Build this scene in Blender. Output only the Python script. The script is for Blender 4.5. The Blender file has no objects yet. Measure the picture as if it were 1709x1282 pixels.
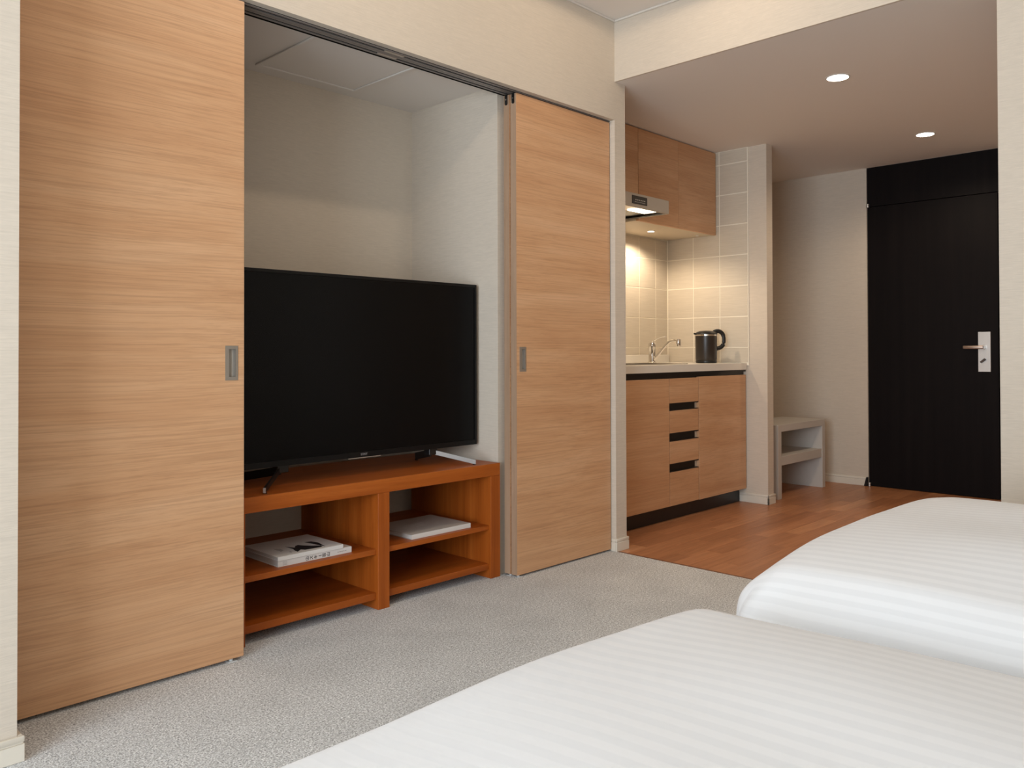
import bpy, bmesh, math, random
from mathutils import Vector, Matrix

S = bpy.context.scene
COL = S.collection
random.seed(7)

# ------------------------------------------------------------------ camera
W_PX, H_PX = 1709.0, 1282.0
FPX, CY = 1373.9, 571.7
yaw, pit, rol = math.radians(44.115), math.radians(0.633), math.radians(-0.141)
cam_d = bpy.data.cameras.new('camera')
cam_d.sensor_fit = 'HORIZONTAL'
cam_d.sensor_width = 36.0
cam_d.lens = FPX / W_PX * 36.0
cam_d.shift_x = 0.0
cam_d.shift_y = (CY - H_PX / 2) / W_PX
cam_d.clip_start = 0.02
cam = bpy.data.objects.new('camera', cam_d)
COL.objects.link(cam)
Fv = Vector((math.cos(yaw) * math.cos(pit), math.sin(yaw) * math.cos(pit), math.sin(pit)))
Rv = Vector((math.sin(yaw), -math.cos(yaw), 0))
Uv = Rv.cross(Fv)
R2 = Rv * math.cos(rol) + Uv * math.sin(rol)
U2 = R2.cross(Fv)
M = Matrix((R2, U2, -Fv)).transposed().to_4x4()
M.translation = Vector((0, 0, 0.95))
cam.matrix_world = M
S.camera = cam

# ------------------------------------------------------------------ view, world, large lights
S.view_settings.view_transform = 'Standard'
S.view_settings.look = 'None'
S.view_settings.gamma = 1.0
S.view_settings.use_curve_mapping = False
S.view_settings.exposure = 0.0

world = bpy.data.worlds.new('daylight_sky')
S.world = world
world.use_nodes = True
world.node_tree.nodes['Background'].inputs[0].default_value = (0.75, 0.86, 1.0, 1)
world.node_tree.nodes['Background'].inputs[1].default_value = 1.0


def add_light(name, kind, loc, energy, color, aim=None, **kw):
    d = bpy.data.lights.new(name, kind)
    d.energy = energy
    d.color = color
    for k, v in kw.items():
        setattr(d, k, v)
    o = bpy.data.objects.new(name, d)
    COL.objects.link(o)
    o.location = loc
    if aim is not None:
        o.rotation_euler = (Vector(aim) - Vector(loc)).to_track_quat('-Z', 'Y').to_euler()
    return o


# daylight entering through the wide window in the wall behind the camera
add_light('window_daylight', 'AREA', (-2.36, 0.30, 1.06), 162.0, (0.80, 0.905, 1.0),
          aim=(1.0, 0.30, 0.96), shape='RECTANGLE', size=2.4, size_y=1.9)

# ------------------------------------------------------------------ geometry constants (metres)
YW = 2.372      # face of the left wall header
XB = 3.154      # beam face / end of the carpet
XP = 3.236      # kitchen niche, left side
XS = 4.757      # kitchen niche, right side
XE = 5.899      # entrance wall
ZC = 2.528      # room ceiling
ZB = 2.237      # corridor ceiling
ZH = 2.054      # underside of the header
YD = 2.398      # front of sliding doors
YR = 0.755      # corridor right corner
YKB = 3.135     # kitchen back wall
YAB = 3.07      # alcove back wall
ZA = 2.092      # alcove ceiling
XA = 2.483      # alcove right wall


# ------------------------------------------------------------------ helpers
def tag(o, label=None, cat=None, group=None, kind=None):
    if label: o['label'] = label
    if cat: o['category'] = cat
    if group: o['group'] = group
    if kind: o['kind'] = kind
    return o


def thing(name, label, cat, loc, group=None):
    o = bpy.data.objects.new(name, None)
    o.empty_display_size = 0.05
    COL.objects.link(o)
    o.location = loc
    return tag(o, label, cat, group)


def origin_of(p):
    v = Vector((0, 0, 0))
    while p is not None:
        v += p.location
        p = p.parent
    return v


def link_mesh(name, me, mat, parent=None, loc=(0, 0, 0)):
    o = bpy.data.objects.new(name, me)
    COL.objects.link(o)
    if mat is not None and not me.materials:
        me.materials.append(mat)
    if parent is not None:
        o.parent = parent
    o.location = loc
    return o


def obj(name, bm, mat, parent=None, base=None, smooth=False, label=None, angle=40):
    """bm in world coordinates; becomes one mesh object. base = origin of a top-level mesh."""
    org = origin_of(parent) if parent is not None else Vector(base or (0, 0, 0))
    bmesh.ops.translate(bm, verts=bm.verts, vec=-org)
    bmesh.ops.recalc_face_normals(bm, faces=bm.faces)
    me = bpy.data.meshes.new(name)
    bm.to_mesh(me)
    bm.free()
    if smooth:
        for p in me.polygons: p.use_smooth = True
        try:
            me.set_sharp_from_angle(angle=math.radians(angle))
        except Exception:
            pass
    o = link_mesh(name, me, mat, parent, (0, 0, 0) if parent is not None else org)
    if label: o['label'] = label
    return o


def NB():
    return bmesh.new()


def box(bm, x0, x1, y0, y1, z0, z1, bev=0.0, seg=2):
    vs = [bm.verts.new((x, y, z)) for x in (x0, x1) for y in (y0, y1) for z in (z0, z1)]
    idx = [(0, 1, 3, 2), (4, 6, 7, 5), (0, 4, 5, 1), (2, 3, 7, 6), (0, 2, 6, 4), (1, 5, 7, 3)]
    fs = [bm.faces.new([vs[i] for i in f]) for f in idx]
    bmesh.ops.recalc_face_normals(bm, faces=fs)
    if bev > 0:
        es = list({e for f in fs for e in f.edges})
        bmesh.ops.bevel(bm, geom=es, offset=bev, segments=seg, profile=0.5, affect='EDGES')
    return bm


def bx(*a, **k):
    return box(NB(), *a, **k)


def prism(bm, pts, z0, z1):
    """pts: (x,y) outline, extruded along z"""
    a = [bm.verts.new((x, y, z0)) for x, y in pts]
    b = [bm.verts.new((x, y, z1)) for x, y in pts]
    bm.faces.new(a[::-1]); bm.faces.new(b)
    n = len(pts)
    for i in range(n):
        bm.faces.new((a[i], a[(i + 1) % n], b[(i + 1) % n], b[i]))
    return bm


def extr(bm, pts3, vec):
    """closed planar outline in 3D, extruded by vec"""
    a = [bm.verts.new(p) for p in pts3]
    b = [bm.verts.new(Vector(p) + Vector(vec)) for p in pts3]
    bm.faces.new(a[::-1]); bm.faces.new(b)
    n = len(pts3)
    for i in range(n):
        bm.faces.new((a[i], a[(i + 1) % n], b[(i + 1) % n], b[i]))
    return bm


def lathe(bm, cx, cy, prof, seg=40):
    """prof: (r, z) list; closes with caps where r == 0"""
    rings = []
    for r, z in prof:
        if r <= 1e-6:
            rings.append([bm.verts.new((cx, cy, z))])
        else:
            rings.append([bm.verts.new((cx + r * math.cos(2 * math.pi * i / seg), cy + r * math.sin(2 * math.pi * i / seg), z)) for i in range(seg)])
    for a, b in zip(rings, rings[1:]):
        for i in range(seg):
            j = (i + 1) % seg
            if len(a) == 1 and len(b) == 1: continue
            if len(a) == 1: bm.faces.new((a[0], b[i], b[j]))
            elif len(b) == 1: bm.faces.new((a[i], b[0], a[j]))
            else: bm.faces.new((a[i], b[i], b[j], a[j]))
    return bm


def tube(bm, pts, rad, seg=14, flat=1.0):
    """swept round (or flattened) tube along a polyline; rad scalar or list"""
    pts = [Vector(p) for p in pts]
    n = len(pts)
    rs = rad if isinstance(rad, (list, tuple)) else [rad] * n
    rings = []
    ref = Vector((0, 0, 1))
    for i, p in enumerate(pts):
        t = (pts[min(i + 1, n - 1)] - pts[max(i - 1, 0)]).normalized()
        if abs(t.dot(ref)) > 0.95:
            side = t.cross(Vector((1, 0, 0))).normalized()
        else:
            side = t.cross(ref).normalized()
        up = side.cross(t).normalized()
        rings.append([bm.verts.new(p + side * math.cos(2 * math.pi * k / seg) * rs[i] + up * math.sin(2 * math.pi * k / seg) * rs[i] * flat) for k in range(seg)])
    for a, b in zip(rings, rings[1:]):
        for k in range(seg):
            j = (k + 1) % seg
            bm.faces.new((a[k], a[j], b[j], b[k]))
    bm.faces.new(rings[0][::-1]); bm.faces.new(rings[-1])
    return bm


def bezier(p0, p1, p2, p3, n=10):
    p0, p1, p2, p3 = map(Vector, (p0, p1, p2, p3))
    out = []
    for i in range(n + 1):
        t = i / n
        out.append(p0 * (1 - t) ** 3 + p1 * 3 * t * (1 - t) ** 2 + p2 * 3 * t * t * (1 - t) + p3 * t ** 3)
    return out


def text_part(name, body, size, mat, parent, mtx, extrude=0.0002, offset=0.0):
    """lettering converted to a mesh, placed by mtx (world)"""
    cu = bpy.data.curves.new(name, 'FONT')
    cu.body = body
    cu.size = size
    cu.extrude = extrude
    cu.offset = offset
    cu.align_x = 'CENTER'
    cu.align_y = 'CENTER'
    cu.resolution_u = 3
    tmp = bpy.data.objects.new(name + '_src', cu)
    COL.objects.link(tmp)
    dg = bpy.context.evaluated_depsgraph_get()
    me = bpy.data.meshes.new_from_object(tmp.evaluated_get(dg))
    bpy.data.objects.remove(tmp)
    bpy.data.curves.remove(cu)
    me.name = name
    me.transform(mtx)
    me.transform(Matrix.Translation(-origin_of(parent)))
    me.materials.clear()
    return link_mesh(name, me, mat, parent)


# ------------------------------------------------------------------ materials
def new_mat(name):
    m = bpy.data.materials.new(name)
    m.use_nodes = True
    nt = m.node_tree
    b = nt.nodes['Principled BSDF']
    return m, nt, b


def plain(name, col, rough=0.5, metal=0.0, spec=0.5, emit=None, strength=0.0, coat=0.0):
    m, nt, b = new_mat(name)
    b.inputs['Base Color'].default_value = (*col, 1)
    b.inputs['Roughness'].default_value = rough
    b.inputs['Metallic'].default_value = metal
    b.inputs['Specular IOR Level'].default_value = spec
    b.inputs['Coat Weight'].default_value = coat
    if emit:
        b.inputs['Emission Color'].default_value = (*emit, 1)
        b.inputs['Emission Strength'].default_value = strength
    return m


def coords(nt, kind='Object', scale=(1, 1, 1), rand=False):
    mp = nt.nodes.new('ShaderNodeMapping')
    mp.inputs['Scale'].default_value = scale
    if kind == 'World':
        g = nt.nodes.new('ShaderNodeNewGeometry')
        nt.links.new(g.outputs['Position'], mp.inputs['Vector'])
    else:
        tc = nt.nodes.new('ShaderNodeTexCoord')
        nt.links.new(tc.outputs[kind], mp.inputs['Vector'])
    if rand:
        oi = nt.nodes.new('ShaderNodeObjectInfo')
        vm = nt.nodes.new('ShaderNodeVectorMath'); vm.operation = 'SCALE'
        vm.inputs[0].default_value = (37.0, 53.0, 71.0)
        nt.links.new(oi.outputs['Random'], vm.inputs['Scale'])
        nt.links.new(vm.outputs[0], mp.inputs['Location'])
    return mp.outputs['Vector']


def noise(nt, vec, scale, detail=4, rough=0.55, dist=0.0):
    n = nt.nodes.new('ShaderNodeTexNoise')
    n.inputs['Scale'].default_value = scale
    n.inputs['Detail'].default_value = detail
    n.inputs['Roughness'].default_value = rough
    n.inputs['Distortion'].default_value = dist
    nt.links.new(vec, n.inputs['Vector'])
    return n.outputs['Fac']


def ramp(nt, fac, stops):
    r = nt.nodes.new('ShaderNodeValToRGB')
    el = r.color_ramp.elements
    while len(el) > 1: el.remove(el[-1])
    el[0].position = stops[0][0]; el[0].color = (*stops[0][1], 1)
    for p, c in stops[1:]:
        e = el.new(p); e.color = (*c, 1)
    nt.links.new(fac, r.inputs['Fac'])
    return r.outputs['Color']


def mix(nt, a, b, fac, mode='MIX'):
    n = nt.nodes.new('ShaderNodeMix'); n.data_type = 'RGBA'; n.blend_type = mode
    for sock, v in ((n.inputs[0], fac), (n.inputs[6], a), (n.inputs[7], b)):
        if hasattr(v, 'links') or hasattr(v, 'is_linked'):
            nt.links.new(v, sock)
        elif isinstance(v, (int, float)):
            sock.default_value = v
        else:
            sock.default_value = (*v, 1)
    return n.outputs[2]


def bump(nt, b, h, strength, dist):
    n = nt.nodes.new('ShaderNodeBump')
    n.inputs['Strength'].default_value = strength
    n.inputs['Distance'].default_value = dist
    nt.links.new(h, n.inputs['Height'])
    nt.links.new(n.outputs['Normal'], b.inputs['Normal'])


def wallpaper(name, c):
    m, nt, b = new_mat(name)
    v = coords(nt, 'World', (14, 14, 330))
    n1 = noise(nt, v, 1.0, 3, 0.6)
    v2 = coords(nt, 'World', (40, 40, 120))
    n2 = noise(nt, v2, 1.0, 2, 0.5)
    lo = tuple(x * 0.87 for x in c); hi = tuple(min(1, x * 1.06) for x in c)
    c1 = ramp(nt, n1, [(0.30, lo), (0.5, c), (0.68, hi)])
    c2 = mix(nt, c1, tuple(x * 0.92 for x in c), n2)
    nt.links.new(c2, b.inputs['Base Color'])
    b.inputs['Roughness'].default_value = 0.85
    b.inputs['Specular IOR Level'].default_value = 0.25
    bump(nt, b, n1, 0.25, 0.002)
    return m


def wood(name, c_lo, c_mid, c_hi, axis='X', band=5.0, fine=90.0, rough=0.42, spec=0.4, rand=True, pores=0.35, glow=None, coat=0.0):
    """grain runs along axis; bands across it"""
    m, nt, b = new_mat(name)
    def sc(along, across):
        if axis == 'X': return (along, across * 0.6, across)
        if axis == 'Y': return (across, along, across)
        return (across, across, along)
    def wavy(vec, amount, sc_w):
        vw = coords(nt, 'Object', sc(0.9, sc_w), rand)
        n = nt.nodes.new('ShaderNodeTexNoise')
        n.inputs['Scale'].default_value = 1.0
        n.inputs['Detail'].default_value = 2
        nt.links.new(vw, n.inputs['Vector'])
        sub = nt.nodes.new('ShaderNodeVectorMath'); sub.operation = 'SUBTRACT'
        sub.inputs[1].default_value = (0.5, 0.5, 0.5)
        nt.links.new(n.outputs['Color'], sub.inputs[0])
        mu = nt.nodes.new('ShaderNodeVectorMath'); mu.operation = 'SCALE'
        mu.inputs['Scale'].default_value = amount
        nt.links.new(sub.outputs[0], mu.inputs[0])
        ad = nt.nodes.new('ShaderNodeVectorMath'); ad.operation = 'ADD'
        nt.links.new(vec, ad.inputs[0]); nt.links.new(mu.outputs[0], ad.inputs[1])
        return ad.outputs[0]
    va = wavy(coords(nt, 'Object', sc(0.7, band), rand), 0.9, 2.2)
    na = noise(nt, va, 1.0, 4, 0.62, 0.3)
    vb = wavy(coords(nt, 'Object', sc(2.6, fine), rand), 6.0, 2.5)
    nb = noise(nt, vb, 1.0, 4, 0.62, 0.1)
    vc = wavy(coords(nt, 'Object', sc(16.0, fine * 3.0), rand), 14.0, 2.5)
    nc = noise(nt, vc, 1.0, 2, 0.5)
    ca = ramp(nt, na, [(0.28, c_lo), (0.5, c_mid), (0.72, c_hi)])
    cb = ramp(nt, nb, [(0.34, (0.62, 0.57, 0.52)), (0.55, (1, 1, 1))])
    c1 = mix(nt, ca, cb, pores, 'MULTIPLY')
    cc = ramp(nt, nc, [(0.30, (0.70, 0.66, 0.62)), (0.46, (1, 1, 1))])
    c2 = mix(nt, c1, cc, pores * 0.8, 'MULTIPLY')
    nt.links.new(c2, b.inputs['Base Color'])
    b.inputs['Roughness'].default_value = rough
    b.inputs['Specular IOR Level'].default_value = spec
    b.inputs['Coat Weight'].default_value = coat
    bump(nt, b, nb, 0.06, 0.001)
    return m


MWALL = wallpaper('cream_wallpaper', (0.668, 0.583, 0.485))
MCEIL = plain('ceiling_paint', (0.80, 0.745, 0.69), 0.9, spec=0.2)
MTRIM = plain('cream_trim', (0.72, 0.66, 0.56), 0.55)
OAK = ((0.570, 0.302, 0.152), (0.650, 0.370, 0.198), (0.720, 0.442, 0.258))
MOAK = wood('oak_veneer', *OAK, axis='X', band=7.0, fine=180.0, rand=True, pores=0.42)
MOAKK = wood('oak_kitchen_front', *[tuple(x * 0.93 for x in c) for c in OAK], axis='X', band=9.0, fine=170.0, rand=True, pores=0.34)
MOAKE = wood('oak_edge_band', (0.36, 0.23, 0.145), (0.42, 0.275, 0.18), (0.46, 0.31, 0.21), axis='Z', band=14, fine=60, rand=True, pores=0.2)
CH = ((0.280, 0.060, 0.006), (0.370, 0.086, 0.010), (0.450, 0.118, 0.017))
MCHX = wood('cherry_long_grain', *CH, axis='X', band=16, fine=120, rough=0.42, spec=0.25, rand=True, pores=0.3)
MCHZ = wood('cherry_upright_grain', *CH, axis='Z', band=18, fine=120, rough=0.42, spec=0.25, rand=True, pores=0.3)
MDARK = wood('dark_entrance_wood', (0.0052, 0.0036, 0.0036), (0.0068, 0.0048, 0.0048), (0.009, 0.0064, 0.006), axis='Z', band=25, fine=160, rough=0.5, spec=0.10, rand=True, pores=0.2)
MBLACKGAP = plain('black_gap', (0.002, 0.002, 0.002), 0.9, spec=0.1)


def plank_mat():
    m, nt, b = new_mat('floor_plank_wood')
    oi = nt.nodes.new('ShaderNodeObjectInfo')
    base = ramp(nt, oi.outputs['Random'], [(0.0, (0.375, 0.158, 0.072)), (0.4, (0.43, 0.185, 0.085)), (0.88, (0.47, 0.206, 0.096)), (0.95, (0.53, 0.246, 0.118)), (1.0, (0.56, 0.266, 0.130))])
    v = coords(nt, 'Object', (3.5, 60, 60), True)
    n1 = noise(nt, v, 1.0, 5, 0.6, 0.8)
    c = ramp(nt, n1, [(0.3, (0.72, 0.68, 0.64)), (0.6, (1.06, 1.05, 1.04))])
    c2 = mix(nt, base, c, 0.8, 'MULTIPLY')
    nt.links.new(c2, b.inputs['Base Color'])
    b.inputs['Roughness'].default_value = 0.36
    b.inputs['Specular IOR Level'].default_value = 0.4
    bump(nt, b, n1, 0.05, 0.001)
    return m


MPLANK = plank_mat()


def carpet_mat():
    m, nt, b = new_mat('grey_loop_carpet')
    v = coords(nt, 'World', (1, 1, 1))
    n1 = noise(nt, v, 215, 2, 0.75)
    n2 = noise(nt, v, 90, 3, 0.6)
    n3 = noise(nt, v, 5, 2, 0.5)
    c1 = ramp(nt, n1, [(0.30, (0.195, 0.199, 0.202)), (0.48, (0.60, 0.612, 0.618)), (0.66, (0.94, 0.96, 0.97))])
    c2 = ramp(nt, n2, [(0.30, (0.70, 0.69, 0.68)), (0.65, (1.12, 1.11, 1.10))])
    c3 = mix(nt, c1, c2, 0.8, 'MULTIPLY')
    c4 = ramp(nt, n3, [(0.35, (0.94, 0.94, 0.94)), (0.65, (1.04, 1.04, 1.04))])
    c5 = mix(nt, c3, c4, 1.0, 'MULTIPLY')
    nt.links.new(c5, b.inputs['Base Color'])
    b.inputs['Roughness'].default_value = 1.0
    b.inputs['Specular IOR Level'].default_value = 0.05
    bump(nt, b, n1, 0.6, 0.004)
    return m


MCARP = carpet_mat()


def tile_mat():
    m, nt, b = new_mat('beige_wall_tile')
    v = coords(nt, 'World', (10, 10, 420))
    n = noise(nt, v, 1.0, 2, 0.5)
    c = ramp(nt, n, [(0.35, (0.58, 0.515, 0.42)), (0.65, (0.64, 0.57, 0.47))])
    nt.links.new(c, b.inputs['Base Color'])
    b.inputs['Roughness'].default_value = 0.32
    bump(nt, b, n, 0.25, 0.001)
    return m


MTILE = tile_mat()
MGROUT = plain('pale_grout', (0.86, 0.80, 0.68), 0.8, spec=0.2)


def duvet_mat(x_off):
    m, nt, b = new_mat('white_satin_stripe')
    g = nt.nodes.new('ShaderNodeTexCoord')
    sep = nt.nodes.new('ShaderNodeSeparateXYZ')
    nt.links.new(g.outputs['UV'], sep.inputs[0])
    mul = nt.nodes.new('ShaderNodeMath'); mul.operation = 'MULTIPLY'
    mul.inputs[1].default_value = 2 * math.pi / 0.0306
    nt.links.new(sep.outputs['X'], mul.inputs[0])
    sn = nt.nodes.new('ShaderNodeMath'); sn.operation = 'SINE'
    nt.links.new(mul.outputs[0], sn.inputs[0])
    ma = nt.nodes.new('ShaderNodeMapRange')
    ma.inputs['From Min'].default_value = -0.28; ma.inputs['From Max'].default_value = 0.28
    nt.links.new(sn.outputs[0], ma.inputs['Value'])
    c = mix(nt, (0.752, 0.764, 0.784), (0.797, 0.810, 0.830), ma.outputs[0])
    nt.links.new(c, b.inputs['Base Color'])
    r = nt.nodes.new('ShaderNodeMapRange')
    r.inputs['To Min'].default_value = 0.75; r.inputs['To Max'].default_value = 0.5
    nt.links.new(ma.outputs[0], r.inputs['Value'])
    nt.links.new(r.outputs[0], b.inputs['Roughness'])
    b.inputs['Specular IOR Level'].default_value = 0.3
    b.inputs['Sheen Weight'].default_value = 0.1
    return m


MDUVET = duvet_mat(0)
MWHITECLOTH = plain('white_mattress_cloth', (0.8, 0.8, 0.79), 0.8)
MBEDBASE = plain('dark_bed_base_cloth', (0.05, 0.045, 0.04), 0.8)
MALU = plain('brushed_aluminium', (0.42, 0.385, 0.345), 0.42, 0.85)
MTRACK = plain('grey_track_metal', (0.30, 0.275, 0.265), 0.4, 0.6)
MSILVER = plain('silver_metal', (0.66, 0.64, 0.61), 0.35, 0.9)
MCHROME = plain('chrome', (0.75, 0.73, 0.70), 0.12, 1.0)
MPULL = plain('grey_flush_pull', (0.34, 0.30, 0.255), 0.45, 0.55)
MBLACK = plain('black_plastic', (0.008, 0.008, 0.008), 0.35)
MBEZEL = plain('black_screen_bezel', (0.004, 0.004, 0.0045), 0.35, spec=0.25)
MSCREEN = plain('black_glass_screen', (0.003, 0.003, 0.0033), 0.26, spec=0.14)
MWHITEPL = plain('white_counter', (0.74, 0.70, 0.63), 0.3)
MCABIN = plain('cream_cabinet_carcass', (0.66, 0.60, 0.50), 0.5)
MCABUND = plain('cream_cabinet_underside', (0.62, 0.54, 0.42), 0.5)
MCHANNEL = plain('bronze_finger_channel', (0.028, 0.022, 0.018), 0.35, 0.5)
MTOE = plain('black_plinth', (0.010, 0.010, 0.011), 0.35)
MSTOOL = plain('white_grey_laminate', (0.56, 0.52, 0.475), 0.5)
MCLEAR = plain('translucent_plastic', (0.62, 0.63, 0.62), 0.3)
MHOOD = plain('stainless_hood', (0.50, 0.455, 0.405), 0.4, 0.7)
MPAPER = plain('paper_pages', (0.66, 0.64, 0.60), 0.8)
MCOVER = plain('white_book_cover', (0.70, 0.68, 0.65), 0.5)
MCOVG = plain('grey_book_cover', (0.48, 0.45, 0.42), 0.55)
MINK = plain('black_print', (0.012, 0.012, 0.014), 0.6)
MINKG = plain('grey_print', (0.33, 0.31, 0.29), 0.6)
MKETTLE = plain('black_kettle_body', (0.022, 0.016, 0.013), 0.32, spec=0.5)
LAMP = (1.0, 0.80, 0.58)
MLAMP = plain('lit_lamp_lens', (1, 1, 1), 0.5, emit=(1.0, 0.90, 0.76), strength=14.0)
MHOODLAMP = plain('lit_hood_panel', (1, 1, 1), 0.5, emit=(1.0, 0.86, 0.62), strength=6.0)

# ------------------------------------------------------------------ floor
bm = NB()
box(bm, -2.45, 6.0, -1.45, 3.25, -0.08, -0.010)
floor = tag(obj('floor', bm, plain('floor_screed', (0.12, 0.11, 0.10), 0.9)), kind='structure')


def piece_mesh(name, sx, sy, sz, bev):
    bm = NB()
    box(bm, -sx / 2, sx / 2, -sy / 2, sy / 2, -sz, 0, bev, 1)
    bmesh.ops.recalc_face_normals(bm, faces=bm.faces)
    me = bpy.data.meshes.new(name)
    bm.to_mesh(me); bm.free()
    return me


_cache = {}


def piece(name, x0, x1, y0, y1, sz, bev, mat, parent):
    key = (name, round(x1 - x0, 4), round(y1 - y0, 4))
    if key not in _cache:
        _cache[key] = piece_mesh(name, x1 - x0, y1 - y0, sz, bev)
    return link_mesh(name, _cache[key], mat, parent, ((x0 + x1) / 2, (y0 + y1) / 2, 0))


xs = [-2.30, -1.68, -1.18, -0.68, -0.18, 0.32, 0.82, 1.32, 1.82, 2.32, 2.82, XB]
ys = [-1.30, -0.70, -0.20, 0.30, 0.80, 1.30, 1.80, 2.30, 2.69, YAB]
for i in range(len(xs) - 1):
    for j in range(len(ys) - 1):
        e0 = 0.0006 if abs(xs[i] - 0.82) < 0.01 else 0.0001
        piece('carpet_tile', xs[i] + e0, xs[i + 1] - 0.0001, ys[j], ys[j + 1], 0.0098, 0.0, MCARP, floor)

# strip flooring of the corridor: rows run along X
y = 0.65
row = 0
while y < 3.2:
    y1 = min(y + 0.0835, 3.2)
    x = XB + 0.012 - (0.0 if row % 3 == 0 else (0.17 if row % 3 == 1 else 0.31))
    while x < 5.95:
        a, bb = max(x, XB + 0.012), min(x + 0.467, 5.95)
        if bb - a > 0.02:
            piece('floor_plank', a, bb, y, y1, 0.0098, 0.0005, MPLANK, floor)
        x += 0.467
    y = y1
    row += 1
tag(obj('trim_1', bx(XB, XB + 0.012, YR, 2.50, -0.0098, 0.0008), plain('threshold_strip', (0.17, 0.065, 0.03), 0.4)), kind='structure')

# ------------------------------------------------------------------ walls
def wall(name, *boxes, mat=MWALL):
    bm = NB()
    for b in boxes: box(bm, *b)
    return tag(obj(name, bm, mat), kind='structure')


ZT = 2.60
# pillar beside the window, header over the sliding doors, slim post before the kitchen
wall('wall_left',
     (-2.30, 0.578, 2.165, 2.60, -0.01, ZT),
     (0.578, XP, YW, 2.49, ZH, ZT),
     (XB, XP, YW, 2.49, -0.01, ZH))
wall('wall_alcove',
     (0.50, XA, YAB, 3.25, -0.01, ZT),
     (XA, XP, 2.492, 3.25, -0.01, ZT),
     (0.40, 0.578, 2.60, 3.25, -0.01, ZT))
wall('wall_kitchen',
     (XP, XS, YKB + 0.006, 3.25, -0.01, ZT))
stub = wall('wall_partition',
     (XS, 4.832, 2.412, 3.25, -0.01, ZB + 0.02))
wall('wall_entrance',
     (XE, 6.02, 2.236, 3.25, -0.01, ZT),
     (XE, 6.02, YR, 1.355, -0.01, ZT),
     (XE + 0.05, 6.02, 1.355, 2.236, -0.01, ZT),
     (4.832, XE, 3.17, 3.25, -0.01, ZT))
wall('wall_right', (XB, 6.02, -1.45, YR, -0.01, ZT))
wall('wall_headboard', (-2.45, XB, -1.45, -1.30, -0.01, ZT))
wall('wall_window',
     (-2.45, -2.30, -1.45, -0.92, -0.01, ZT), (-2.45, -2.30, 1.52, 2.60, -0.01, ZT),
     (-2.45, -2.30, -0.92, 1.52, -0.01, 0.08), (-2.45, -2.30, -0.92, 1.52, 2.04, ZT))
wall('wall_beam', (XB, XB + 0.012, YR, YW, ZB, ZT))
# ceilings
tag(obj('ceiling', bx(-2.45, XB, -1.45, YW, ZC, ZC + 0.08), MCEIL), kind='structure')
tag(obj('ceiling_corridor', bx(XB + 0.0122, XE, YR, 3.2, ZB, ZB + 0.08), MCEIL), kind='structure')
alc = tag(obj('ceiling_alcove', bx(0.578, XA, 2.492, YAB, ZA, ZA + 0.08), MCEIL), kind='structure')
# window frame
bm = NB()
for b in ((-2.34, -2.31, -0.92, -0.86, 0.08, 2.04), (-2.34, -2.31, 1.46, 1.52, 0.08, 2.04),
          (-2.34, -2.31, -0.86, 1.46, 0.08, 0.14), (-2.34, -2.31, -0.86, 1.46, 1.98, 2.04), (-2.34, -2.31, 0.28, 0.32, 0.14, 1.98)):
    box(bm, *b)
tag(obj('window_1', bm, MALU), kind='structure')

# ceiling edge trim: thin shadow-gap bead round the room ceiling
bm = NB()
for (x0, x1, y0, y1) in ((-2.30, XB, YW - 0.010, YW), (XB - 0.010, XB, -1.30, YW - 0.010)):
    box(bm, x0, x1, y0, y1, ZC - 0.009, ZC, 0.002, 1)
tag(obj('trim_2', bm, plain('ceiling_bead', (0.70, 0.65, 0.59), 0.5)), kind='structure')


# baseboards: lower board, groove, rounded cap
def board(name, runs, mat=MTRIM):
    bm = NB()
    for x0, x1, y0, y1, ax in runs:
        # ax: side on which the thin face shows; profile shrinks in the groove
        box(bm, x0, x1, y0, y1, 0.0, 0.0425, 0.0012, 1)
        s = 0.003
        gx0, gx1, gy0, gy1 = x0, x1, y0, y1
        box(bm, gx0 + s, gx1 - s, gy0 + s, gy1 - s, 0.042, 0.046)
        box(bm, x0, x1, y0, y1, 0.0455, 0.060, 0.003, 2)
    return tag(obj(name, bm, mat, smooth=True), kind='structure')


board('baseboard_left', [(-2.30, 0.592, 2.155, 2.165, 0), (0.578, 0.590, 2.165, 2.392, 0)])
board('baseboard_post', [(XB - 0.006, XP + 0.009, YW - 0.009, YW, 0), (XB - 0.007, XB, YW, 2.397, 0), (XP, XP + 0.009, YW, 2.55, 0)])
board('baseboard_partition', [(XS - 0.009, XS, 2.403, 2.60, 0), (XS - 0.009, 4.841, 2.403, 2.412, 0), (4.832, 4.841, 2.412, 3.16, 0)])
board('baseboard_entrance', [(XE - 0.009, XE, 2.246, 3.17, 0)])
board('baseboard_right', [(XB - 0.009, XB, -1.30, YR, 0), (XB - 0.009, XE, YR, YR + 0.009, 0)])

# access hatch in the alcove ceiling
t = thing('ceiling_access_hatch', 'square flush access panel in the alcove ceiling above the television', 'hatch', (1.86, 2.765, ZA - 0.004))
bm = NB()
for b in ((1.625, 2.095, 2.535, 2.549, ZA - 0.007, ZA - 0.0005), (1.625, 2.095, 2.973, 2.987, ZA - 0.007, ZA - 0.0005),
          (1.625, 1.639, 2.549, 2.973, ZA - 0.007, ZA - 0.0005), (2.081, 2.095, 2.549, 2.973, ZA - 0.007, ZA - 0.0005)):
    box(bm, *b, bev=0.002, seg=2)
obj('hatch_frame', bm, MCEIL, t)
obj('hatch_panel', bx(1.642, 2.078, 2.552, 2.970, ZA - 0.003, ZA - 0.0005), MCEIL, t)

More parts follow.
